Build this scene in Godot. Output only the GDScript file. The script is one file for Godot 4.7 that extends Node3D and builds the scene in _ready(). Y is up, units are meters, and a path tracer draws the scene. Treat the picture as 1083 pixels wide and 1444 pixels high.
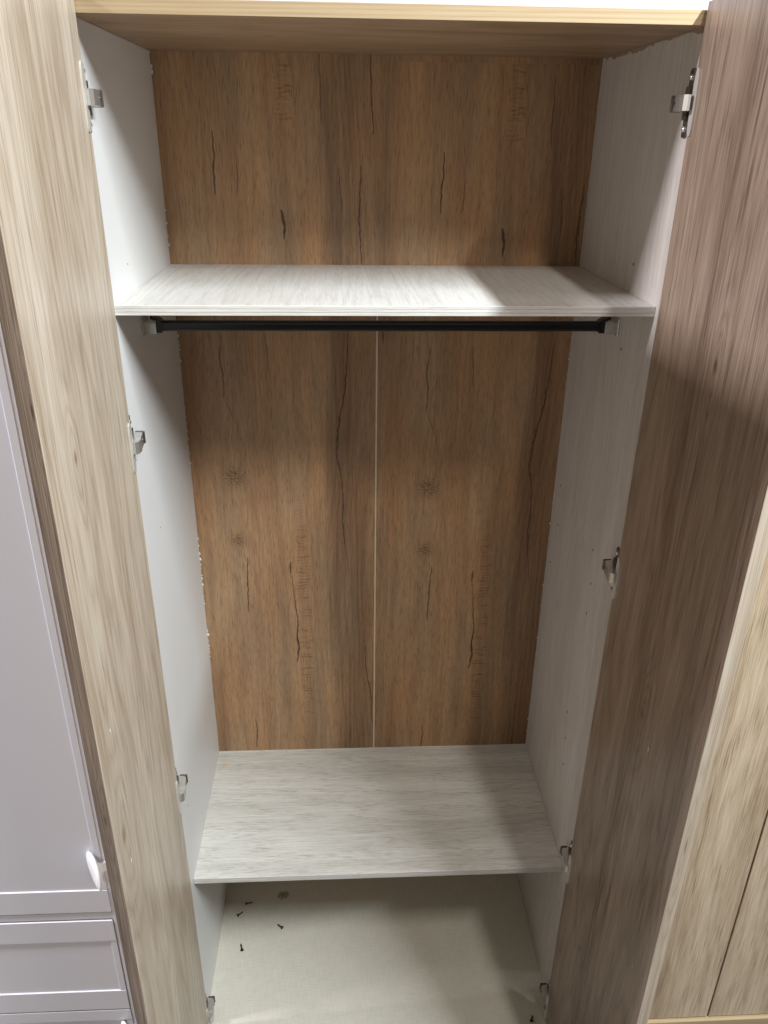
extends Node3D
# An open wooden wardrobe in a furniture shop, seen from above through its two open doors.
# x right, y up, z towards the viewer; the inside back of the wardrobe is z = 0, its inside walls are x = -0.4 and 0.4.

const HALF := 0.4
const DEPTH := 0.4447        # front edge of the side panels
const TOP_Y := 1.9105        # underside of the top panel
const FLOOR_Y := -0.075      # upper face of the wardrobe's bottom panel
const GROUND_Y := -0.19
const TILE_BACK := Vector2(0.424, 2.0)

var M := {}
var rng := RandomNumberGenerator.new()


func _ready() -> void:
	rng.seed = 41
	camera_and_light()
	materials()
	setting()
	wardrobe()
	neighbour_wardrobe()
	white_cabinet()
	loose_bits()


# ------------------------------------------------------------------ camera, light
func camera_and_light() -> void:
	var c := Camera3D.new()
	c.name = "camera"
	c.fov = 66.03
	c.near = 0.02
	c.far = 40.0
	c.transform = Transform3D(Basis(Vector3(0.9988, 0.0117, 0.0481), Vector3(0.0099, 0.9043, -0.4267), Vector3(-0.0485, 0.4266, 0.9031)).orthonormalized(), Vector3(-0.0669, 1.7739, 1.5973))
	add_child(c)
	c.make_current()
	var w := WorldEnvironment.new()
	w.name = "surroundings"
	var e := Environment.new()
	e.background_mode = Environment.BG_COLOR
	e.background_color = Color(0.93, 0.90, 0.87)
	e.background_energy_multiplier = 0.10
	e.tonemap_mode = Environment.TONE_MAPPER_LINEAR
	e.tonemap_exposure = 1.08
	e.sdfgi_enabled = true
	e.ssao_enabled = true
	e.ssil_enabled = true
	w.environment = e
	add_child(w)
	# ceiling tubes of the shop, running front to back on the right and on the left
	tube("ceiling_tube_right", Vector3(1.03, 3.0, 1.55), Vector2(0.07, 1.25), Color(0.945, 0.98, 1.0), 11.3)
	tube("added_tube_middle", Vector3(0.56, 3.0, 1.8), Vector2(0.05, 0.4), Color(1.0, 0.985, 0.965), 2.0)  # added lamp, set here to give the lower shelf its diagonal shade edge
	tube("ceiling_tube_left", Vector3(-2.4, 3.0, 0.75), Vector2(0.4, 0.3), Color(0.985, 0.97, 1.0), 20.0)


func tube(called: String, at: Vector3, size: Vector2, tint: Color, energy: float) -> void:
	var l := AreaLight3D.new()
	l.name = called
	l.area_size = size
	l.light_color = tint
	l.light_energy = energy
	l.area_range = 12.0
	l.area_attenuation = 2.0
	l.shadow_enabled = true
	add_child(l)
	l.transform = Transform3D(Basis(Vector3(1, 0, 0), Vector3(0, 0, -1), Vector3(0, 1, 0)), at)   # facing down, long side along z


# ------------------------------------------------------------------ textures
func noise(s: int, octaves := 1) -> FastNoiseLite:
	var n := FastNoiseLite.new()
	n.noise_type = FastNoiseLite.TYPE_SIMPLEX_SMOOTH
	n.seed = s
	n.frequency = 1.0
	n.fractal_type = FastNoiseLite.FRACTAL_FBM if octaves > 1 else FastNoiseLite.FRACTAL_NONE
	n.fractal_octaves = octaves
	return n


func paint(w: int, h: int, size: Vector2, o: Dictionary) -> ImageTexture:
	# wood print whose grain runs along v; size is the area it covers in metres
	var n1 := noise(o.seed, 2)
	var n2 := noise(o.seed + 1)
	var n3 := noise(o.seed + 2)
	var n4 := noise(o.seed + 3)
	var n5 := noise(o.seed + 4, 2)
	var pale: Color = o.pale
	var dark: Color = o.dark
	var pore: Color = o.pore
	var rings: float = o.rings
	var band_k: float = o.band
	var fibre_k: float = o.fibre
	var tone_k: float = o.tone
	var pore_k: float = o.pores
	var long: float = o.get("long", 1.0)
	var fv: float = o.get("fibre_length", 11.0)
	var pu: float = o.get("pore_across", 560.0)
	var pv: float = o.get("pore_along", 26.0)
	var fleck := pale.lightened(0.25)
	var knots: Array = o.get("knots", [])     # x, y, radius in metres
	var streaks: Array = o.get("streaks", []) # x, half width, strength
	var bytes := PackedByteArray()
	bytes.resize(w * h * 3)
	var at := 0
	for y in h:
		var v := size.y * y / h * long
		for x in w:
			var u := size.x * x / w
			var low := n1.get_noise_2d(u * 5.0, v * 0.9)
			var r := u * rings + low * 2.6 + n2.get_noise_2d(u * 26.0, v * 3.2) * 0.42
			var heart := 0.0
			for q: Vector3 in knots:
				var dx := u - q.x
				var dy := (v - q.y) * 0.30
				var d2 := dx * dx + dy * dy
				var rr := q.z * q.z
				if d2 < rr * 24.0:
					r += exp(-d2 / (rr * 3.6)) * 3.0
					heart = maxf(heart, exp(-(dx * dx + dy * dy * 5.0) / (rr * 0.22)))
			var saw := absf(fposmod(r, 1.0) * 2.0 - 1.0)
			var fibre := n3.get_noise_2d(u * 420.0, v * fv)
			var tone := n5.get_noise_2d(u * 11.0 + 40.0, v * 0.8)
			var fine := n2.get_noise_2d(u * 130.0, v * 5.0)
			var k := 0.42 + tone_k * tone + band_k * (saw * saw - 0.4) + fibre_k * (fibre * 0.6 + fine * 0.5)
			for q: Vector3 in streaks:
				var away := (u - q.x - low * 0.03) / q.y
				k += q.z * exp(-away * away) * (0.75 + 0.5 * fine)
			k += heart * 0.9
			var c := pale.lerp(dark, clampf(k, 0.0, 1.35))
			var p := n4.get_noise_2d(u * pu, v * pv)
			if p > 0.40:
				c = c.lerp(pore, minf((p - 0.40) * 5.0, 1.0) * pore_k * (0.25 + 0.75 * saw))
			elif p < -0.46:
				c = c.lerp(fleck, minf((-p - 0.46) * 6.0, 1.0) * pore_k * 0.5)
			bytes[at] = int(clampf(c.r, 0.0, 1.0) * 255.0)
			bytes[at + 1] = int(clampf(c.g, 0.0, 1.0) * 255.0)
			bytes[at + 2] = int(clampf(c.b, 0.0, 1.0) * 255.0)
			at += 3
	return ImageTexture.create_from_image(Image.create_from_data(w, h, false, Image.FORMAT_RGB8, bytes))


func seg(cracks: Array, width: float, strength: float, pts: Array) -> void:
	cracks.append([width, strength, pts])


func rustic_oak() -> Array:
	# the print of the back boards: one tile 0.424 m wide and 2 m tall, u from x = -0.4, v downwards from y = 1.93
	var w := 640
	var h := 2048
	var n1 := noise(311, 2)
	var n2 := noise(312)
	var n3 := noise(313)
	var n4 := noise(314)
	var n5 := noise(315, 2)
	var n6 := noise(316)
	var pale := Color(0.740, 0.592, 0.440)
	var dark := Color(0.520, 0.400, 0.295)
	var knots := [Vector3(0.091, 0.822, 0.026), Vector3(0.090, 0.978, 0.018), Vector3(0.205, 1.049, 0.006), Vector3(0.12, 0.415, 0.010)]
	var bytes := PackedByteArray()
	bytes.resize(w * h * 3)
	var relief := PackedByteArray()
	relief.resize(w * h)
	var at := 0
	for y in h:
		var v := 2.0 * y / h
		for x in w:
			var u := 0.424 * x / w
			# growth lines bend round the knots
			var bend := 0.0
			var heart := 0.0
			for k: Vector3 in knots:
				var dx := (u - k.x)
				var dy := (v - k.y) * 0.42
				var d2 := dx * dx + dy * dy
				var rr := k.z * k.z
				if d2 < rr * 22.0:
					var g := exp(-d2 / (rr * 3.2))
					bend += g * signf(dx) * 0.0 + g * 2.6
					heart = maxf(heart, exp(-(dx * dx + dy * dy * 5.0) / (rr * 0.62)))
			var low := n1.get_noise_2d(u * 6.0, v * 0.8)
			var r := u * 42.0 + low * 3.0 + n2.get_noise_2d(u * 30.0, v * 4.0) * 0.35 + bend
			var saw := absf(fposmod(r, 1.0) * 2.0 - 1.0)
			var fibre := n3.get_noise_2d(u * 460.0, v * 13.0)
			var fine := n6.get_noise_2d(u * 140.0, v * 5.0)
			var tone := n5.get_noise_2d(u * 16.0 + 9.0, v * 0.9)
			# the heartwood stripe on the right of the tile
			var edge := 0.012 * n2.get_noise_2d(v * 3.0, 7.0)
			var stripe := smoothstep(0.285, 0.318, u + edge) * (1.0 - 0.55 * smoothstep(0.36, 0.395, u - edge))
			var kk := 0.26 + 0.30 * tone + 0.17 * (saw * saw - 0.4) + 0.15 * fibre + 0.13 * fine + 0.42 * stripe + 0.10 * stripe * saw
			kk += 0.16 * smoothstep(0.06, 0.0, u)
			var c := pale.lerp(dark, clampf(kk, -0.12, 1.15))
			# red and grey casts
			var cast := n5.get_noise_2d(u * 9.0 - 30.0, v * 2.1)
			c = Color(c.r * (1.0 + 0.05 * cast), c.g, c.b * (1.0 - 0.05 * cast))
			var p := n4.get_noise_2d(u * 640.0, v * 30.0)
			if p > 0.4:
				c = c.lerp(Color(0.33, 0.21, 0.13), minf((p - 0.4) * 2.2, 1.0) * 0.45)
			if heart > 0.02:
				var ragged := n3.get_noise_2d(u * 110.0, v * 300.0) * 0.5 + 0.5
				c = c.lerp(Color(0.24, 0.16, 0.10), clampf(heart * (0.10 + 1.25 * ragged * ragged * ragged), 0.0, 0.85))
			# saw marks: short level strokes, pale and dark, in two upright strips
			var in_saw := (smoothstep(0.212, 0.226, u) * (1.0 - smoothstep(0.244, 0.262, u)) * smoothstep(0.84, 1.0, v) * (1.0 - smoothstep(1.44, 1.50, v)))
			in_saw = maxf(in_saw, smoothstep(0.196, 0.210, u) * (1.0 - smoothstep(0.240, 0.252, u)) * (1.0 - smoothstep(0.10, 0.15, v)))
			if in_saw > 0.01:
				# each stroke is its own short line at its own place
				for lane in 2:
					var wander := 0.35 * n2.get_noise_2d(u * 40.0, v * 30.0 + lane * 9.0)
					var rowf := v * (118.0 + 31.0 * lane) + wander
					var row := floorf(rowf)
					var mid := 0.236 - 0.010 * (1.0 - smoothstep(0.2, 0.6, v)) + 0.014 * n6.get_noise_2d(row * 3.7, 4.0 + lane * 11.0)
					var reach := 0.013 + 0.010 * n6.get_noise_2d(row * 5.3, 60.0 + lane * 7.0)
					var line := 1.0 - absf(rowf - row - 0.5) * (3.4 if lane == 0 else 4.5)
					if line > 0.0 and reach > 0.004:
						var body := clampf((reach - absf(u - mid)) * 130.0, 0.0, 1.0) * line * in_saw
						var strong := clampf(0.26 + 0.6 * n6.get_noise_2d(row * 1.9, 120.0 + lane), 0.0, 0.5)
						c = c.lerp(Color(0.36, 0.255, 0.18) if lane == 0 else Color(0.82, 0.66, 0.49), body * strong)
			bytes[at * 3] = int(clampf(c.r, 0.0, 1.0) * 255.0)
			bytes[at * 3 + 1] = int(clampf(c.g, 0.0, 1.0) * 255.0)
			bytes[at * 3 + 2] = int(clampf(c.b, 0.0, 1.0) * 255.0)
			relief[at] = int(clampf(150.0 - 60.0 * fibre - 30.0 * (saw - 0.5), 0.0, 255.0))
			at += 1
	# cracks: [half width in metres, strength, points (x in the room, y in the room)]
	var cr := []
	seg(cr, 0.0013, 0.85, [[-0.302, 1.785], [-0.3015, 1.745], [-0.3045, 1.715], [-0.304, 1.678]])
	seg(cr, 0.0026, 0.9, [[-0.183, 1.652], [-0.178, 1.629], [-0.1795, 1.600]])
	seg(cr, 0.0008, 0.5, [[-0.26, 1.74], [-0.262, 1.68]])
	seg(cr, 0.0010, 0.75, [[-0.016, 1.915], [-0.013, 1.84], [-0.009, 1.783]])
	seg(cr, 0.0011, 0.85, [[-0.032, 1.730], [-0.036, 1.64], [-0.031, 1.545]])
	seg(cr, 0.0008, 0.6, [[-0.073, 1.725], [-0.069, 1.645]])
	seg(cr, 0.0009, 0.5, [[-0.106, 1.91], [-0.104, 1.80]])
	seg(cr, 0.0009, 0.6, [[-0.312, 1.42], [-0.321, 1.369], [-0.316, 1.33], [-0.318, 1.285]])
	seg(cr, 0.0006, 0.4, [[-0.318, 1.285], [-0.300, 1.24], [-0.285, 1.18]])
	seg(cr, 0.0013, 0.8, [[-0.2925, 0.905], [-0.296, 0.84], [-0.298, 0.760]])
	seg(cr, 0.0016, 0.85, [[-0.195, 0.895], [-0.196, 0.862]])
	seg(cr, 0.0010, 0.6, [[-0.193, 0.86], [-0.186, 0.76], [-0.182, 0.72]])
	seg(cr, 0.0022, 0.9, [[-0.183, 0.735], [-0.186, 0.690], [-0.183, 0.66], [-0.189, 0.615]])
	seg(cr, 0.0013, 0.9, [[-0.058, 1.43], [-0.062, 1.36], [-0.066, 1.30], [-0.081, 1.22], [-0.086, 1.159], [-0.079, 1.12]])
	seg(cr, 0.0012, 0.85, [[-0.080, 1.14], [-0.072, 1.06], [-0.074, 1.00], [-0.070, 0.94]])
	seg(cr, 0.0008, 0.5, [[-0.070, 0.95], [-0.060, 0.86]])
	seg(cr, 0.0011, 0.75, [[-0.023, 0.66], [-0.020, 0.58], [-0.009, 0.52], [-0.004, 0.42]])
	seg(cr, 0.0011, 0.8, [[-0.300, 0.44], [-0.298, 0.40], [-0.303, 0.35]])
	seg(cr, 0.0009, 0.6, [[-0.06, 0.42], [-0.062, 0.34]])
	seg(cr, 0.0008, 0.5, [[-0.226, 1.42], [-0.222, 1.34]])
	seg(cr, 0.0016, 0.6, [[0.012, 1.43], [0.013, 1.40]])
	for c in cr:
		var pts: Array = c[2]
		for i in pts.size() - 1:
			var a := Vector2(pts[i][0] + 0.4, 1.93 - pts[i][1])
			var b := Vector2(pts[i + 1][0] + 0.4, 1.93 - pts[i + 1][1])
			var steps := int(a.distance_to(b) * 1024.0 * 1.5)
			for s in steps:
				var f := float(s) / steps
				var p := a.lerp(b, f)
				var along := (i + f) / (pts.size() - 1)
				var wide: float = c[0] * (0.35 + 0.65 * sin(PI * clampf(along, 0.03, 0.97))) * (1.0 + 0.5 * n6.get_noise_2d(p.y * 60.0, p.x))
				var px := int((p.x + 0.0012 * n6.get_noise_2d(p.y * 45.0, 3.0)) / 0.424 * w)
				var py := int(p.y / 2.0 * h)
				var reach := int(ceil(wide / 0.424 * w))
				for q in range(-reach, reach + 1):
					var xx := posmod(px + q, w)
					var k := (py * w + xx)
					if py < 0 or py >= h:
						continue
					var fall: float = clampf(1.25 - absf(q) / (wide / 0.424 * w + 0.5), 0.0, 1.0) * c[1]
					bytes[k * 3] = int(lerpf(bytes[k * 3], 72.0, fall))
					bytes[k * 3 + 1] = int(lerpf(bytes[k * 3 + 1], 50.0, fall))
					bytes[k * 3 + 2] = int(lerpf(bytes[k * 3 + 2], 36.0, fall))
					relief[k] = int(lerpf(relief[k], 30.0, fall))
	var col := ImageTexture.create_from_image(Image.create_from_data(w, h, false, Image.FORMAT_RGB8, bytes))
	var bump := Image.create_from_data(w, h, false, Image.FORMAT_L8, relief)
	bump.convert(Image.FORMAT_RGBA8)
	bump.bump_map_to_normal_map(2.0)
	return [col, ImageTexture.create_from_image(bump)]


func linen() -> ImageTexture:
	# pressed board with a faint woven face
	var w := 512
	var n1 := noise(71)
	var n2 := noise(72)
	var n3 := noise(73, 3)
	var bytes := PackedByteArray()
	bytes.resize(w * w * 3)
	var at := 0
	for y in w:
		for x in w:
			var u := 0.5 * x / w
			var v := 0.5 * y / w
			var k := 1.0 + 0.026 * n1.get_noise_2d(u * 22.0, v * 420.0) + 0.026 * n2.get_noise_2d(u * 420.0, v * 22.0) + 0.012 * n3.get_noise_2d(u * 9.0, v * 9.0)
			bytes[at] = int(clampf(0.875 * k, 0.0, 1.0) * 255.0)
			bytes[at + 1] = int(clampf(0.858 * k, 0.0, 1.0) * 255.0)
			bytes[at + 2] = int(clampf(0.800 * k, 0.0, 1.0) * 255.0)
			at += 3
	return ImageTexture.create_from_image(Image.create_from_data(w, w, false, Image.FORMAT_RGB8, bytes))


func bump_of(t: ImageTexture, k: float) -> ImageTexture:
	var im := t.get_image().duplicate() as Image
	im.convert(Image.FORMAT_L8)
	im.convert(Image.FORMAT_RGBA8)
	im.bump_map_to_normal_map(k)
	return ImageTexture.create_from_image(im)


func mat(called: String, color: Color, rough: float, tex: Texture2D = null, normal: Texture2D = null, depth := 0.5) -> StandardMaterial3D:
	var m := StandardMaterial3D.new()
	m.resource_name = called
	m.albedo_color = color
	m.roughness = rough
	if tex:
		m.albedo_texture = tex
	if normal:
		m.normal_enabled = true
		m.normal_texture = normal
		m.normal_scale = depth
	M[called] = m
	return m


func materials() -> void:
	var oak := rustic_oak()
	mat("back_oak", Color.WHITE, 0.55, oak[0], oak[1], 0.35)
	var door := paint(1024, 2048, Vector2(0.85, 2.1), {"seed": 11, "pale": Color(0.838, 0.785, 0.712), "dark": Color(0.630, 0.552, 0.462), "pore": Color(0.47, 0.395, 0.32), "rings": 16.0, "band": 0.24, "fibre": 0.26, "tone": 0.32, "pores": 0.6, "fibre_length": 6.5, "pore_across": 600.0, "pore_along": 7.5,
		"knots": [Vector3(0.30, 0.52, 0.011), Vector3(0.44, 1.30, 0.009), Vector3(0.62, 0.8, 0.013), Vector3(0.28, 1.75, 0.010), Vector3(0.36, 1.05, 0.02), Vector3(0.37, 1.9, 0.016)], "streaks": [Vector3(0.47, 0.010, 0.35), Vector3(0.20, 0.008, 0.2), Vector3(0.71, 0.014, 0.3)]})
	mat("door_oak", Color.WHITE, 0.40, door, bump_of(door, 3.0), 0.35)
	mat("brown_oak", Color(0.80, 0.715, 0.63), 0.45, door, M.door_oak.normal_texture, 0.35)
	mat("warm_oak", Color(1.0, 0.972, 0.925), 0.40, door, M.door_oak.normal_texture, 0.35)
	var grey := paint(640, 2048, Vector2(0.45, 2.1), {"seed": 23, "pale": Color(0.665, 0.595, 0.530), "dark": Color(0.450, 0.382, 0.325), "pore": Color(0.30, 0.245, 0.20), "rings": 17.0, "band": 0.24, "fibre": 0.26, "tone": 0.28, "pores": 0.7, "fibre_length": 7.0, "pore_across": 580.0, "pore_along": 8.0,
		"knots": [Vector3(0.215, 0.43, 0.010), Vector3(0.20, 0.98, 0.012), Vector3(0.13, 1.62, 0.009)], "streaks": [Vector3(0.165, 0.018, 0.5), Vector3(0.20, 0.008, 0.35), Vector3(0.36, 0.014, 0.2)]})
	mat("shaded_oak", Color(1.0, 0.985, 0.975), 0.36, grey, bump_of(grey, 3.0), 0.35)  # darker streaked print, toned down further to carry the right door's shade
	var white := paint(640, 640, Vector2(0.42, 0.84), {"seed": 51, "pale": Color(0.905, 0.895, 0.875), "dark": Color(0.80, 0.785, 0.755), "pore": Color(0.72, 0.70, 0.66), "rings": 34.0, "band": 0.30, "fibre": 0.42, "tone": 0.22, "pores": 0.5, "long": 0.8})
	mat("white_grain", Color.WHITE, 0.42, white, bump_of(white, 2.0), 0.25)
	var streak := paint(512, 1024, Vector2(0.42, 0.84), {"seed": 87, "pale": Color(0.925, 0.918, 0.890), "dark": Color(0.80, 0.787, 0.75), "pore": Color(0.56, 0.54, 0.50), "rings": 16.0, "band": 0.20, "fibre": 0.42, "tone": 0.55, "pores": 0.5, "long": 0.8})
	mat("white_streak", Color.WHITE, 0.45, streak, bump_of(streak, 2.0), 0.25)
	mat("side_grain", Color(0.90, 0.88, 0.875), 0.5, white)
	mat("melamine", Color(0.905, 0.905, 0.90), 0.42)
	mat("linen_board", Color.WHITE, 0.7, linen())
	var pine := paint(256, 1024, Vector2(0.06, 0.9), {"seed": 131, "pale": Color(0.765, 0.680, 0.545), "dark": Color(0.63, 0.53, 0.39), "pore": Color(0.6, 0.49, 0.35), "rings": 150.0, "band": 0.34, "fibre": 0.20, "tone": 0.15, "pores": 0.2, "long": 0.4})
	mat("pine_edge", Color.WHITE, 0.5, pine)
	mat("seam", Color(0.88, 0.81, 0.70), 0.7)
	mat("core", Color(0.60, 0.51, 0.43), 0.9)
	mat("flake", Color(0.90, 0.89, 0.87), 0.8)
	mat("dark_gap", Color(0.10, 0.085, 0.07), 0.9)
	mat("hole", Color(0.12, 0.10, 0.09), 0.95)
	mat("filled_hole", Color(0.55, 0.55, 0.55), 0.8)
	mat("black_rail", Color(0.05, 0.052, 0.062), 0.28)
	mat("steel", Color(0.84, 0.83, 0.81), 0.27).metallic = 0.8
	mat("glint_steel", Color(0.90, 0.89, 0.86), 0.35).metallic = 0.5  # steel lightened so its colour holds the lamp glint on the flanges
	mat("dull_steel", Color(0.47, 0.45, 0.43), 0.36).metallic = 0.85
	mat("screw_metal", Color(0.16, 0.14, 0.12), 0.42).metallic = 0.7
	mat("brown_screw", Color(0.30, 0.24, 0.18), 0.5).metallic = 0.5
	mat("paint", Color(0.865, 0.875, 0.895), 0.4)
	mat("knob_white", Color(0.94, 0.945, 0.95), 0.25)
	mat("wall_paint", Color(0.90, 0.91, 0.94), 0.9)
	mat("ground_tile", Color(0.50, 0.48, 0.46), 0.5)
	var glue := mat("glue", Color(0.66, 0.62, 0.52), 0.3)
	glue.clearcoat_enabled = true


# ------------------------------------------------------------------ shapes
func start() -> SurfaceTool:
	var st := SurfaceTool.new()
	st.begin(Mesh.PRIMITIVE_TRIANGLES)
	return st


func face(st: SurfaceTool, pts: Array, out: Vector3, uvs: Array = []) -> void:
	var n: Vector3 = (pts[2] - pts[0]).cross(pts[1] - pts[0])
	if n.length() < 1e-12:
		return
	n = n.normalized()
	var flip := n.dot(out) < 0.0
	if flip:
		n = -n
	for i in range(1, pts.size() - 1):
		var tri := [0, i + 1, i] if flip else [0, i, i + 1]
		for k: int in tri:
			st.set_normal(n)
			st.set_uv(uvs[k] if uvs else Vector2(pts[k].x + pts[k].z, pts[k].y))
			st.add_vertex(pts[k])


func board(st: SurfaceTool, lo: Vector3, hi: Vector3, c := 0.0008, grain := 1, tile := Vector2(1, 1), off := Vector2.ZERO) -> void:
	# a box with chamfered edges; the print's v runs along the grain axis
	var mid := (lo + hi) / 2.0
	var h := (hi - lo) / 2.0
	c = minf(c, minf(h.x, minf(h.y, h.z)) * 0.6)
	var corner := func(sx: int, sy: int, sz: int, axis: int) -> Vector3:
		var s := Vector3(sx, sy, sz)
		var p := mid
		for a in 3:
			p[a] += s[a] * (h[a] - (0.0 if a == axis else c))
		return p
	var put := func(pts: Array, out: Vector3) -> void:
		var ax := out.abs().max_axis_index()
		var va := grain
		var ua := 3 - grain - ax
		if ax == grain:
			va = (grain + 1) % 3
			ua = (grain + 2) % 3
		var uvs := []
		for p: Vector3 in pts:
			uvs.append(Vector2((p[ua] - lo[ua]) / tile.x, (hi[va] - p[va]) / tile.y) + off + Vector2(ax * 0.13, 0.0))
		face(st, pts, out, uvs)
	for ax in 3:
		var b := (ax + 1) % 3
		var d := (ax + 2) % 3
		for s in [-1, 1]:
			var pts := []
			for q in [[-1, -1], [1, -1], [1, 1], [-1, 1]]:
				var g := [0, 0, 0]
				g[ax] = s
				g[b] = q[0]
				g[d] = q[1]
				pts.append(corner.call(g[0], g[1], g[2], ax))
			var out := Vector3.ZERO
			out[ax] = s
			put.call(pts, out)
			for t in [-1, 1]:   # chamfer between axis ax (side s) and axis b (side t)
				var cp := []
				for e in [-1, 1]:
					var g2 := [0, 0, 0]
					g2[ax] = s
					g2[b] = t
					g2[d] = e
					cp.append(corner.call(g2[0], g2[1], g2[2], ax))
					cp.append(corner.call(g2[0], g2[1], g2[2], b))
				var o2 := Vector3.ZERO
				o2[ax] = s * 1.001
				o2[b] = t
				put.call([cp[0], cp[1], cp[3], cp[2]], o2)
	for sx in [-1, 1]:
		for sy in [-1, 1]:
			for sz in [-1, 1]:
				put.call([corner.call(sx, sy, sz, 0), corner.call(sx, sy, sz, 1), corner.call(sx, sy, sz, 2)], Vector3(sx * 1.001, sy, sz))


func prism(st: SurfaceTool, outline: Array, axis: Vector3, u: Vector3, v: Vector3, at: Vector3, length: float) -> void:
	# an outline (Vector2 list) in the plane u, v pushed along axis
	var mid := Vector2.ZERO
	for p: Vector2 in outline:
		mid += p / outline.size()
	var a := []
	var b := []
	for p: Vector2 in outline:
		a.append(at + u * p.x + v * p.y)
		b.append(at + u * p.x + v * p.y + axis * length)
	var flat := PackedVector2Array(outline)
	var ids := Geometry2D.triangulate_polygon(flat)
	for i in range(0, ids.size(), 3):
		face(st, [a[ids[i]], a[ids[i + 1]], a[ids[i + 2]]], -axis)
		face(st, [b[ids[i]], b[ids[i + 1]], b[ids[i + 2]]], axis)
	var turn := 1.0 if not Geometry2D.is_polygon_clockwise(flat) else -1.0
	for i in outline.size():
		var j := (i + 1) % outline.size()
		var e: Vector2 = outline[j] - outline[i]
		var out := (u * e.y - v * e.x) * turn
		face(st, [a[i], a[j], b[j], b[i]], out)


func lathe(st: SurfaceTool, profile: Array, at: Vector3, axis: Vector3, sides := 20, squash := Vector2.ONE) -> void:
	# profile: Vector2(radius, distance along axis); squash scales the two radial directions
	var ref := Vector3.UP if absf(axis.y) < 0.9 else Vector3.RIGHT
	var a := ref.cross(axis).normalized()
	var b := axis.cross(a).normalized()
	st.set_smooth_group(1)
	for i in profile.size() - 1:
		for k in sides:
			var t0 := TAU * k / sides
			var t1 := TAU * (k + 1) / sides
			var ring := func(p: Vector2, t: float) -> Vector3:
				return at + axis * p.y + a * (cos(t) * p.x * squash.x) + b * (sin(t) * p.x * squash.y)
			var p: Vector2 = profile[i]
			var q: Vector2 = profile[i + 1]
			var mt := (t0 + t1) / 2.0
			var along := q - p
			var out := (a * cos(mt) + b * sin(mt)) * along.y - axis * along.x
			if p.x < 1e-6:
				face(st, [ring.call(p, t0), ring.call(q, t0), ring.call(q, t1)], out)
			elif q.x < 1e-6:
				face(st, [ring.call(p, t0), ring.call(q, t0), ring.call(p, t1)], out)
			else:
				face(st, [ring.call(p, t0), ring.call(q, t0), ring.call(q, t1), ring.call(p, t1)], out)


func smooth(st: SurfaceTool) -> SurfaceTool:
	# normals shared between neighbouring faces, for round things
	var am := st.commit()
	var arr := am.surface_get_arrays(0)
	var vs: PackedVector3Array = arr[Mesh.ARRAY_VERTEX]
	var ns: PackedVector3Array = arr[Mesh.ARRAY_NORMAL]
	var uv: PackedVector2Array = arr[Mesh.ARRAY_TEX_UV]
	var sums := {}
	for i in vs.size():
		var key := (vs[i] * 20000.0).round()
		if not sums.has(key):
			sums[key] = []
		sums[key].append(ns[i])
	var o := start()
	for i in vs.size():
		var n := Vector3.ZERO
		for m: Vector3 in sums[(vs[i] * 20000.0).round()]:
			if m.dot(ns[i]) > 0.5:
				n += m
		o.set_normal(n.normalized())
		o.set_uv(uv[i])
		o.add_vertex(vs[i])
	return o


func obj(called: String, st: SurfaceTool, m: String, parent: Node3D = null) -> MeshInstance3D:
	var o := MeshInstance3D.new()
	o.name = called
	st.index()
	if M[m].normal_enabled:
		st.generate_tangents()
	o.mesh = st.commit()
	o.material_override = null
	o.mesh.surface_set_material(0, M[m])
	(parent if parent else self).add_child(o, true)
	return o


func slab(called: String, lo: Vector3, hi: Vector3, m: String, parent: Node3D, grain := 1, tile := Vector2(1, 1), off := Vector2.ZERO, c := 0.0008) -> MeshInstance3D:
	var st := start()
	board(st, lo, hi, c, grain, tile, off)
	return obj(called, st, m, parent)


func thing(called: String, label: String, category: String, at := Vector3.ZERO, group := "") -> Node3D:
	var o := Node3D.new()
	o.name = called
	add_child(o, true)
	o.position = at
	tag(o, label, category, group)
	return o


func tag(o: Node, label: String, category: String, group := "") -> void:
	o.set_meta("label", label)
	o.set_meta("category", category)
	if group:
		o.set_meta("group", group)


# ------------------------------------------------------------------ setting
func setting() -> void:
	var g := slab("shop_floor", Vector3(-4, GROUND_Y - 0.1, -0.5), Vector3(4, GROUND_Y, 5), "ground_tile", self)
	g.set_meta("kind", "structure")
	g.set_meta("label", "shop floor under the furniture")
	var w := slab("shop_wall", Vector3(-4, GROUND_Y, -0.3), Vector3(4, 3.2, -0.2), "wall_paint", self)
	w.set_meta("kind", "structure")
	w.set_meta("label", "pale shop wall behind the furniture")


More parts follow.
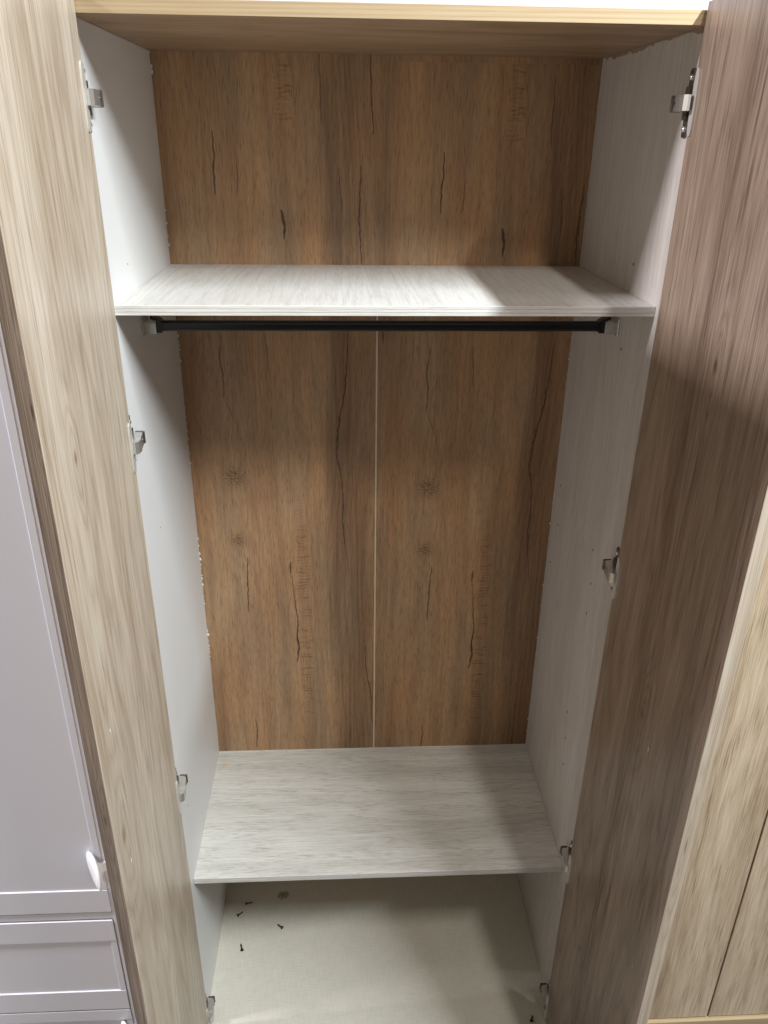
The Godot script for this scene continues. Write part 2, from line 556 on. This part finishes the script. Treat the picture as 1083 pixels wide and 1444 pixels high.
# ------------------------------------------------------------------ the open wardrobe
func wardrobe() -> void:
	var W := thing("wardrobe", "open two-door oak wardrobe with white shelves and black clothes rail", "wardrobe", Vector3(0, GROUND_Y, 0))
	var up := Vector3(0, -GROUND_Y, 0)      # everything below is given from the inside floor's origin
	var oak_tile := Vector2(0.85, 2.1)
	var white_tile := Vector2(0.42, 0.84)
	# carcass
	var p := slab("side_panel", Vector3(-0.416, -0.19, -0.012) + up, Vector3(-HALF, TOP_Y, DEPTH) + up, "melamine", W)
	p.set_meta("label", "smooth white left side panel")
	for q in [[1.14, 0.311], [1.596, 0.314], [0.52, 0.36]]:
		var dot := start()
		lathe(dot, [Vector2(0.0, 0.0005), Vector2(0.0010, 0.0005), Vector2(0.0018, 0.0001), Vector2(0.0018, -0.003)], Vector3(-HALF, q[0], q[1]) + up, Vector3(1, 0, 0), 10)
		obj("drill_hole", dot, "filled_hole", p)
	p = slab("side_panel", Vector3(HALF, -0.19, -0.012) + up, Vector3(0.416, TOP_Y, DEPTH) + up, "side_grain", W, 1, white_tile)
	p.set_meta("label", "white right side panel with faint upright grain")
	holes(p, up)
	ragged_top(p, up)
	var top := slab("top_panel", Vector3(-0.416, TOP_Y, -0.012) + up, Vector3(0.416, TOP_Y + 0.0175, DEPTH) + up, "brown_oak", W, 0, oak_tile, Vector2(0.3, 0.1))
	slab("edge_band", Vector3(-0.4155, TOP_Y + 0.0004, DEPTH) + up, Vector3(0.4155, TOP_Y + 0.0171, DEPTH + 0.0012) + up, "pine_edge", top, 0, Vector2(0.06, 0.9))
	slab("bottom_panel", Vector3(-HALF, FLOOR_Y - 0.016, 0.0) + up, Vector3(HALF, FLOOR_Y, DEPTH + 0.03) + up, "linen_board", W, 1, Vector2(0.5, 0.5))
	slab("plinth", Vector3(-HALF, -0.188, DEPTH - 0.03) + up, Vector3(HALF, FLOOR_Y - 0.0165, DEPTH - 0.012) + up, "door_oak", W, 0, oak_tile)
	# back boards: the same print on each, a pale line between the two lower ones
	back_board("back_board", [-HALF, -0.0015], FLOOR_Y, 1.549, W, up)
	back_board("back_board", [0.0015, 0.024, HALF], FLOOR_Y, 1.549, W, up)
	back_board("back_board", [-HALF, 0.024, HALF], 1.5495, TOP_Y, W, up)
	var st := start()
	var y := FLOOR_Y
	while y < 1.53:     # a thin bead whose width wanders
		var y2 := minf(y + 0.045, 1.54)
		var a := 0.0014 + 0.0005 * rng.randf()
		var b := 0.0014 + 0.0005 * rng.randf()
		face(st, [Vector3(-a, y, 0.0012) + up, Vector3(a, y, 0.0012) + up, Vector3(b, y2, 0.0012) + up, Vector3(-b, y2, 0.0012) + up], Vector3(0, 0, 1))
		face(st, [Vector3(-a, y, 0.0012) + up, Vector3(-b, y2, 0.0012) + up, Vector3(-b, y2, -0.004) + up, Vector3(-a, y, -0.004) + up], Vector3(-1, 0, 0))
		face(st, [Vector3(a, y, 0.0012) + up, Vector3(b, y2, 0.0012) + up, Vector3(b, y2, -0.004) + up, Vector3(a, y, -0.004) + up], Vector3(1, 0, 0))
		y = y2
	obj("seam_strip", st, "seam", W)
	# shelves
	var s1 := slab("shelf", Vector3(-HALF, 1.5386, 0.0) + up, Vector3(HALF, 1.5532, 0.4205) + up, "white_grain", W, 2, white_tile)
	edge_band(s1, 1.5386, 1.5532, 0.4205, up)
	var s2 := slab("shelf", Vector3(-HALF, 0.3264, 0.0) + up, Vector3(HALF, 0.3404, 0.3905) + up, "white_streak", W, 0, white_tile)
	edge_band(s2, 0.3264, 0.3404, 0.3905, up)
	chips(W, up)
	rail(W, up)
	# doors
	door(W, up, -1, Vector3(-0.391, 0, 0.4475), Vector3(-0.3735, 0, 0.833), Vector2(0.02, 0.01))
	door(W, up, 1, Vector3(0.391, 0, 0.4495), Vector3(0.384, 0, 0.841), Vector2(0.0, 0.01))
	for h in [1.819, 1.347, 0.640, -0.034]:
		hinge(W, up, -1, h)
	for h in [1.823, 1.107, 0.414, -0.034]:
		hinge(W, up, 1, h)


func back_board(called: String, xs: Array, y0: float, y1: float, W: Node3D, up: Vector3) -> void:
	# the print repeats every 0.424 m, a little lower each time
	var st := start()
	for i in xs.size() - 1:
		var xa: float = xs[i]
		var xb: float = xs[i + 1]
		var dv := -0.03 if xa > 0.02 else 0.0
		var f := []
		var r := []
		var uvs := []
		for q in [[xa, y0], [xb, y0], [xb, y1], [xa, y1]]:
			f.append(Vector3(q[0], q[1], 0) + up)
			r.append(Vector3(q[0], q[1], -0.008) + up)
			uvs.append(Vector2((q[0] + 0.4) / TILE_BACK.x, (1.93 - q[1] + dv) / TILE_BACK.y))
		face(st, f, Vector3(0, 0, 1), uvs)
		face(st, r, Vector3(0, 0, -1), uvs)
		var mid: Vector3 = (f[0] + f[2]) / 2.0
		for k in 4:
			if k == 1 and i < xs.size() - 2 or k == 3 and i > 0:
				continue
			var j := (k + 1) % 4
			face(st, [f[k], f[j], r[j], r[k]], (f[k] + f[j]) / 2.0 - mid, [uvs[k], uvs[j], uvs[j], uvs[k]])
	obj(called, st, "back_oak", W)


func edge_band(shelf: Node3D, y0: float, y1: float, z: float, up: Vector3) -> void:
	# the lipping: a thin strip with two faint grooves
	var st := start()
	var h := y1 - y0
	for k in 3:
		var a := y0 + h * k / 3.0 + 0.0002
		var b := y0 + h * (k + 1) / 3.0 - 0.0002
		board(st, Vector3(-HALF + 0.0005, a, z) + up, Vector3(HALF - 0.0005, b, z + 0.0010 + 0.0002 * (k % 2)) + up, 0.0004, 0, Vector2(0.42, 0.84), Vector2(0.1 * k, 0.3))
	obj("edge_band", st, "white_grain", shelf)


func holes(panel: Node3D, up: Vector3) -> void:
	for q in [[1.598, 0.299], [1.46, 0.299], [1.076, 0.299], [1.011, 0.313], [0.944, 0.313], [0.678, 0.283], [0.616, 0.292], [0.555, 0.305], [0.905, 0.035], [1.012, 0.06], [1.10, 0.045]]:
		var st := start()
		lathe(st, [Vector2(0.0, 0.0006), Vector2(0.0012, 0.0006), Vector2(0.0024, 0.0002), Vector2(0.0024, -0.004)], Vector3(HALF, q[0], q[1]) + up, Vector3(-1, 0, 0), 10)
		obj("drill_hole", st, "hole", panel)


func ragged_top(panel: Node3D, up: Vector3) -> void:
	# the panel's upper edge is broken away and shows its brown core
	var st := start()
	var z := 0.02
	var d := 0.003
	while z < DEPTH - 0.012:
		var z2 := minf(z + rng.randf_range(0.004, 0.016), DEPTH - 0.01)
		var d2 := clampf(d + rng.randf_range(-0.003, 0.003), 0.0006, 0.0062)
		var x := HALF - 0.0012
		face(st, [Vector3(x, TOP_Y, z) + up, Vector3(x, TOP_Y, z2) + up, Vector3(x, TOP_Y - d2, z2) + up, Vector3(x, TOP_Y - d, z) + up], Vector3(-1, 0, 0))
		face(st, [Vector3(x, TOP_Y - d, z) + up, Vector3(x, TOP_Y - d2, z2) + up, Vector3(HALF, TOP_Y - d2 - 0.0006, z2) + up, Vector3(HALF, TOP_Y - d - 0.0006, z) + up], Vector3(-0.3, -1, 0))
		z = z2
		d = d2 if rng.randf() > 0.2 else clampf(d2 + rng.randf_range(-0.003, 0.003), 0.0008, 0.008)
	obj("broken_edge", st, "core", panel)


func chips(W: Node3D, up: Vector3) -> void:
	var gate := noise(17)
	# splintered white melamine along the back edges of both side panels
	var st := start()
	for side in [-1, 1]:
		var y := 0.36
		while y < 1.90:
			y += rng.randf_range(0.004, 0.024) if side < 0 else rng.randf_range(0.006, 0.06)
			if y > 1.52 and y < 1.575 or gate.get_noise_2d(y * 7.0, side * 5.0) < (-0.05 if side < 0 else 0.08):
				continue
			var s := rng.randf_range(0.0010, 0.0026) * (1.5 if rng.randf() < 0.10 else 1.0)
			if side > 0:
				s *= 0.8
			var c := Vector3(side * (HALF - s * 0.4), y, 0.0008) + up
			var ring := []
			var n := 6
			for k in n:
				var t := TAU * k / n + rng.randf_range(-0.3, 0.3)
				ring.append(c + Vector3(cos(t) * s * rng.randf_range(0.5, 1.1), sin(t) * s * rng.randf_range(0.7, 2.0), 0))
			var tip := c + Vector3(0, 0, s * rng.randf_range(0.5, 1.0))
			for k in n:
				face(st, [ring[k], ring[(k + 1) % n], tip], Vector3(0, 0, 1))
	var o := obj("edge_chips", st, "flake", W)
	o.set_meta("kind", "stuff")


func rail(W: Node3D, up: Vector3) -> void:
	var r := Node3D.new()
	r.name = "clothes_rail"
	W.add_child(r, true)
	r.set_meta("label", "black oval clothes rail under the upper shelf")
	var cz := 0.252
	var cy := 1.4885
	var outline := []
	for k in 28:      # a flattened oval with a groove on each face
		var t := TAU * k / 28.0
		var p := Vector2(0.0075 * signf(cos(t)) * pow(absf(cos(t)), 0.75), 0.0088 * signf(sin(t)) * pow(absf(sin(t)), 0.65))
		if k in [27, 0, 1, 13, 14, 15]:
			p.x *= 0.86
		outline.append(p)
	var st := start()
	prism(st, outline, Vector3(1, 0, 0), Vector3(0, 0, 1), Vector3(0, 1, 0), Vector3(-0.372, cy, cz) + up, 0.744)
	obj("rail_tube", st, "black_rail", r)
	for s in [-1, 1]:
		var b := Node3D.new()
		b.name = "rail_bracket"
		W.add_child(b, true)
		# metal cup on the side panel, open towards the rail
		st = start()
		var cup := [Vector2(-0.013, -0.0115), Vector2(0.013, -0.0115), Vector2(0.013, 0.006), Vector2(0.0095, 0.0095), Vector2(-0.0095, 0.0095), Vector2(-0.013, 0.006)]
		prism(st, cup, Vector3(-s, 0, 0), Vector3(0, 0, 1), Vector3(0, 1, 0), Vector3(s * (HALF - 0.0004), cy, cz) + up, 0.0205)
		obj("bracket_cup", st, "steel", b)
		st = start()
		board(st, Vector3(minf(s * 0.3996, s * 0.3976), cy - 0.0135, cz - 0.024) + up, Vector3(maxf(s * 0.3996, s * 0.3976), cy + 0.0165, cz + 0.024) + up, 0.0006)
		obj("bracket_plate", st, "steel", b)
		# black plastic end that hooks up towards the shelf
		st = start()
		var hook := [Vector2(0.0200, -0.0105), Vector2(0.0290, -0.0105), Vector2(0.0300, 0.0085), Vector2(0.0235, 0.0135), Vector2(0.0150, 0.0165), Vector2(0.0150, 0.0300), Vector2(0.0115, 0.0300), Vector2(0.0115, 0.0125), Vector2(0.0190, 0.0100)]
		prism(st, hook, Vector3(0, 0, 1), Vector3(-s, 0, 0), Vector3(0, 1, 0), Vector3(s * HALF, cy, cz - 0.009) + up, 0.018)
		obj("end_clip", st, "black_rail", b)


func door(W: Node3D, up: Vector3, s: int, a: Vector3, b: Vector3, off: Vector2) -> void:
	# built closed flat along +z from its hinge edge, then turned to where its free edge stands
	var d := Node3D.new()
	d.name = "door"
	W.add_child(d, true)
	d.position = a + up
	var dir := (b - a).normalized()
	d.rotation.y = atan2(dir.x, dir.z)
	if s > 0:
		d.rotation.z = -0.004
		d.position.x -= 0.004
	d.set_meta("label", "open left oak door" if s < 0 else "open right oak door")
	var long := a.distance_to(b)
	var lo := FLOOR_Y - 0.010
	var hi := TOP_Y + 0.026
	var x0 := -0.017 if s < 0 else 0.0
	slab("door_leaf", Vector3(x0, lo, 0), Vector3(x0 + 0.017, hi, long - 0.001), "door_oak" if s < 0 else "shaded_oak", d, 1, Vector2(0.85, 2.1) if s < 0 else Vector2(0.45, 2.1), off)
	slab("edge_band", Vector3(x0 + 0.0003, lo + 0.0004, long - 0.001), Vector3(x0 + 0.0167, hi - 0.0004, long), "shaded_oak" if s < 0 else "door_oak", d, 1, Vector2(0.12, 2.1), Vector2(0.1, 0.01))  # left edge takes the darker print to stand for its shade
	var inner := 0.0
	var marks := [[0.847, 0.335, 0.0035], [1.076, 0.33, 0.0025]] if s < 0 else [[0.945, 0.245, 0.0032], [0.584, 0.34, 0.002]]
	for m in marks:
		var st := start()
		var n := 7
		var ring := []
		for k in n:
			var t := TAU * k / n
			ring.append(Vector3(inner - s * 0.0004, m[0] + sin(t) * m[2] * rng.randf_range(0.9, 1.9), m[1] + cos(t) * m[2] * rng.randf_range(0.4, 0.7)))
		var tip := Vector3(inner - s * 0.0012, m[0], m[1])
		for k in n:
			face(st, [ring[k], ring[(k + 1) % n], tip], Vector3(-s, 0, 0))
		obj("white_nick", st, "flake", d)


func hinge(W: Node3D, up: Vector3, s: int, y: float) -> void:
	# in = towards the middle of the wardrobe
	var h := Node3D.new()
	h.name = "hinge"
	W.add_child(h, true)
	h.position = Vector3(s * HALF, y, 0) + up
	var inn := Vector3(-s, 0, 0)
	var fz := Vector3(0, 0, 1)
	# winged plate screwed to the side panel
	var wing := []
	for q in [[0.420, 0.039], [0.423, 0.0415], [0.432, 0.0415], [0.435, 0.038], [0.4345, 0.026], [0.437, 0.018], [0.444, 0.012], [0.444, -0.012], [0.437, -0.018], [0.4345, -0.026], [0.435, -0.038], [0.432, -0.0415], [0.423, -0.0415], [0.420, -0.039], [0.421, -0.022], [0.416, -0.011], [0.411, -0.010], [0.411, 0.010], [0.416, 0.011], [0.421, 0.022]]:
		wing.append(Vector2(q[0], q[1]))
	var st := start()
	prism(st, wing, inn, fz, Vector3.UP, inn * 0.0003, 0.0022)
	var rim := []
	for q in [[0.4205, 0.020], [0.4340, 0.020], [0.4340, -0.020], [0.4205, -0.020]]:
		rim.append(Vector2(q[0], q[1]))
	prism(st, rim, inn, fz, Vector3.UP, inn * 0.0024, 0.0028)
	obj("mounting_plate", st, "dull_steel", h)
	for k in [-1, 1]:
		st = start()
		lathe(st, [Vector2(0.0, 0.0054), Vector2(0.0022, 0.0052), Vector2(0.0040, 0.0036), Vector2(0.0042, 0.0024)], Vector3(0, k * 0.031, 0.4270), inn, 12)
		obj("screw_head", smooth(st), "steel", h)
	# arm: a channel that rises from the plate and bends round to the door
	var arm := []
	for q in [[0.411, 0.0050], [0.412, 0.0140], [0.415, 0.0175], [0.434, 0.0195], [0.446, 0.0215], [0.456, 0.0205], [0.461, 0.0165], [0.459, 0.0120], [0.449, 0.0105], [0.440, 0.0055]]:
		arm.append(Vector2(q[0], q[1]))
	st = start()
	prism(st, arm, Vector3.UP, fz, inn, Vector3(0, -0.0095, 0), 0.019)
	obj("hinge_arm", st, "steel", h)
	# folded end and its little adjusting screw
	st = start()
	board(st, Vector3(minf(inn.x * 0.004, inn.x * 0.0190), -0.0104, 0.4070), Vector3(maxf(inn.x * 0.004, inn.x * 0.0190), 0.0104, 0.4112), 0.0012)
	obj("arm_end", st, "dull_steel", h)
	st = start()
	lathe(st, [Vector2(0.0, 0.0020), Vector2(0.0026, 0.0016), Vector2(0.0030, -0.001)], inn * 0.0180 + Vector3(0, 0, 0.421), inn, 10)
	obj("adjusting_screw", smooth(st), "dull_steel", h)
	# flange of the cup, let into the door near its hinge edge
	st = start()
	var fl := []
	for k in 20:
		var t := TAU * k / 20.0
		fl.append(Vector2(0.4585 + 0.0068 * signf(cos(t)) * pow(absf(cos(t)), 0.6), 0.040 * signf(sin(t)) * pow(absf(sin(t)), 0.55)))
	prism(st, fl, inn, fz, Vector3.UP, inn * (0.0092 if s < 0 else 0.0131 - 0.004 * y), 0.0026)
	obj("cup_flange", st, "glint_steel", h)


# ------------------------------------------------------------------ furniture on either side
func neighbour_wardrobe() -> void:
	var W := thing("wardrobe", "closed oak wardrobe to the right, its two door fronts meeting at a dark gap", "wardrobe", Vector3(0.42, GROUND_Y, 0))
	var o := Vector3(-0.42, -GROUND_Y, 0)
	var tile := Vector2(0.85, 2.1)
	slab("side_panel", Vector3(0.4185, -0.19, -0.012) + o, Vector3(0.434, TOP_Y, DEPTH) + o, "warm_oak", W, 1, tile)
	slab("side_panel", Vector3(1.115, -0.19, -0.012) + o, Vector3(1.131, TOP_Y, DEPTH) + o, "warm_oak", W, 1, tile)
	slab("top_panel", Vector3(0.4185, TOP_Y + 0.0005, -0.012) + o, Vector3(1.131, TOP_Y + 0.0175, DEPTH) + o, "warm_oak", W, 0, tile)
	slab("middle_panel", Vector3(0.766, -0.09, 0.0) + o, Vector3(0.782, TOP_Y, DEPTH - 0.002) + o, "dark_gap", W, 1, tile)
	slab("back_board", Vector3(0.434, -0.09, -0.010) + o, Vector3(1.115, TOP_Y, -0.004) + o, "melamine", W)
	slab("door", Vector3(0.423, -0.088, DEPTH + 0.002) + o, Vector3(0.7725, TOP_Y + 0.02, 0.462) + o, "warm_oak", W, 1, tile, Vector2(0.03, 0.01), 0.001)
	slab("door", Vector3(0.7765, -0.088, DEPTH + 0.002) + o, Vector3(1.128, TOP_Y + 0.02, 0.462) + o, "warm_oak", W, 1, tile, Vector2(0.32, 0.01), 0.001)
	slab("base_rail", Vector3(0.4185, -0.19, DEPTH - 0.03) + o, Vector3(1.131, -0.0915, 0.470) + o, "pine_edge", W, 0, Vector2(0.06, 0.9), Vector2(0.2, 0.1))


func white_cabinet() -> void:
	var C := thing("cabinet", "white painted cabinet with panelled door above drawers and round white knobs, left of the wardrobe", "cabinet", Vector3(-0.9, GROUND_Y, 0))
	var o := Vector3(0.9, -GROUND_Y, 0)
	slab("carcass", Vector3(-1.35, -0.19, -0.02) + o, Vector3(-0.452, 2.0, 0.418) + o, "paint", C)
	slab("stile", Vector3(-0.5633, -0.18, 0.4182) + o, Vector3(-0.453, 1.99, 0.4392) + o, "paint", C, 1, Vector2.ONE, Vector2.ZERO, 0.0008)
	slab("stile", Vector3(-1.345, -0.18, 0.4182) + o, Vector3(-1.062, 1.99, 0.440) + o, "paint", C, 1, Vector2.ONE, Vector2.ZERO, 0.0008)
	slab("cross_rail", Vector3(-1.0605, 0.287, 0.4182) + o, Vector3(-0.562, 0.3075, 0.4385) + o, "paint", C, 1, Vector2.ONE, Vector2.ZERO, 0.0012)
	# panelled door
	framed("door", C, o, -1.059, -0.5635, 0.3105, 1.93, 0.0135, 0.064)
	framed("drawer", C, o, -1.059, -0.5655, -0.0065, 0.284, 0.0125, 0.063)
	framed("drawer", C, o, -1.059, -0.565, -0.175, -0.0105, 0.0125, 0.035)
	knob(C.get_node("door"), Vector3(-0.5325, 0.460, 0.4395) + o)
	knob(C.get_node("drawer2") if C.has_node("drawer2") else C.get_child(C.get_child_count() - 1), Vector3(-0.533, -0.075, 0.4395) + o)


func framed(called: String, C: Node3D, o: Vector3, x0: float, x1: float, y0: float, y1: float, stile: float, rail_h: float) -> void:
	var d := Node3D.new()
	d.name = called
	C.add_child(d, true)
	var z0 := 0.419
	var z1 := 0.4405
	var p := slab("panel", Vector3(x0 + 0.06, y0 + rail_h - 0.002, z0) + o, Vector3(x1 - stile + 0.002, y1 - rail_h + 0.002, z1 - 0.0028) + o, "paint", d)
	p.set_meta("label", "flat recessed panel")
	slab("rail", Vector3(x0, y0, z0) + o, Vector3(x1, y0 + rail_h, z1) + o, "paint", d, 1, Vector2.ONE, Vector2.ZERO, 0.0007)
	slab("rail", Vector3(x0, y1 - rail_h, z0) + o, Vector3(x1, y1, z1) + o, "paint", d, 1, Vector2.ONE, Vector2.ZERO, 0.0007)
	slab("stile", Vector3(x1 - stile, y0 + rail_h + 0.0002, z0) + o, Vector3(x1, y1 - rail_h - 0.0002, z1 - 0.0006) + o, "paint", d, 1, Vector2.ONE, Vector2.ZERO, 0.0007)
	slab("stile", Vector3(x0, y0 + rail_h + 0.0002, z0) + o, Vector3(x0 + 0.06, y1 - rail_h - 0.0002, z1 - 0.0006) + o, "paint", d, 1, Vector2.ONE, Vector2.ZERO, 0.0007)


func knob(parent: Node3D, at: Vector3) -> void:
	# a round disc on a stem, turned towards the left
	var st := start()
	var prof := [Vector2(0.012, -0.004), Vector2(0.0095, 0.010), Vector2(0.0095, 0.030), Vector2(0.014, 0.036), Vector2(0.030, 0.0395), Vector2(0.0375, 0.0415), Vector2(0.0395, 0.0445), Vector2(0.0390, 0.0475), Vector2(0.035, 0.0495), Vector2(0.022, 0.0505), Vector2(0.0, 0.0508)]
	lathe(st, prof, at, Vector3(-0.82, 0.0, 0.572).normalized(), 40)
	obj("knob", smooth(st), "knob_white", parent)


# ------------------------------------------------------------------ small loose things
func screw(called: String, at: Vector3, turn: float, long: float, m: String, label: String, drop := 0.0) -> void:
	var s := thing(called, label, "screw", at, "screws left lying on the wardrobe floor")
	s.rotation = Vector3(0, turn, 0)
	var r := 0.0034
	var axis := Vector3(1, -drop, 0).normalized()
	var st := start()
	lathe(st, [Vector2(0.0, 0.0), Vector2(0.0012, 0.0004), Vector2(r + 0.0006, 0.0), Vector2(r + 0.0008, 0.0006), Vector2(0.0017, 0.0042)], Vector3(0, r + 0.001, 0), axis, 14)
	obj("screw_head", smooth(st), m, s)
	st = start()
	var prof := [Vector2(0.0017, 0.0042)]
	var x := 0.0052
	while x < long - 0.004:
		prof.append(Vector2(0.0013, x))
		prof.append(Vector2(0.0019, x + 0.0008))
		x += 0.0016
	prof.append(Vector2(0.0, long))
	lathe(st, prof, Vector3(0, r + 0.001, 0), axis, 10)
	obj("screw_shank", st, m, s)


func loose_bits() -> void:
	var y := FLOOR_Y
	screw("screw", Vector3(-0.344, y, 0.128), 0.25, 0.019, "brown_screw", "brown screw lying farthest back on the wardrobe floor, deep under the lower shelf", 0.1)
	screw("screw", Vector3(-0.361, y, 0.163), 0.75, 0.019, "brown_screw", "brown slanting screw near the left panel, second from the back", 0.1)
	screw("screw", Vector3(-0.241, y, 0.203), 2.45, 0.019, "brown_screw", "small brown screw lying apart, right of the other screws", 0.1)
	screw("screw", Vector3(-0.338, y, 0.262), 1.85, 0.021, "screw_metal", "black screw with round head, nearest the front left of the wardrobe floor", 0.1)
	screw("screw", Vector3(0.352, y, 0.466), 1.2, 0.016, "screw_metal", "black screw at the front right edge of the wardrobe floor", 0.1)
	# dried glue with a stain
	var st := start()
	for k in 9:
		var c := Vector3(rng.randf_range(-0.011, 0.011), 0, rng.randf_range(-0.010, 0.008))
		var r := rng.randf_range(0.004, 0.008)
		lathe(st, [Vector2(r, 0.0), Vector2(r * 0.85, r * 0.3), Vector2(r * 0.5, r * 0.5), Vector2(0.0, r * 0.56)], c, Vector3.UP, 9, Vector2(1.0, rng.randf_range(0.6, 1.0)))
	var g := obj("glue_blob", smooth(st), "glue", self)
	g.position = Vector3(-0.246, y, 0.104)
	tag(g, "crumpled translucent blob of dried glue on the wardrobe floor under the lower shelf", "glue")
	# splinter on the lower shelf
	st = start()
	for k in 5:
		var a := Vector3(rng.randf_range(-0.007, 0.007), 0.0004, rng.randf_range(-0.006, 0.006))
		var b := a + Vector3(rng.randf_range(-0.012, 0.012), rng.randf_range(0.001, 0.004), rng.randf_range(-0.009, 0.009))
		board(st, Vector3(minf(a.x, b.x), 0.0002, minf(a.z, b.z)), Vector3(maxf(a.x, b.x) + 0.0012, 0.0016 + 0.0006 * k, maxf(a.z, b.z) * 0.4 + minf(a.z, b.z) * 0.6 + 0.0012), 0.0003)
	var f := obj("wood_chip", st, "seam", self)
	f.position = Vector3(-0.384, 0.3404, 0.062)
	tag(f, "small pale wood chip in the back left corner of the lower shelf", "wood chip")
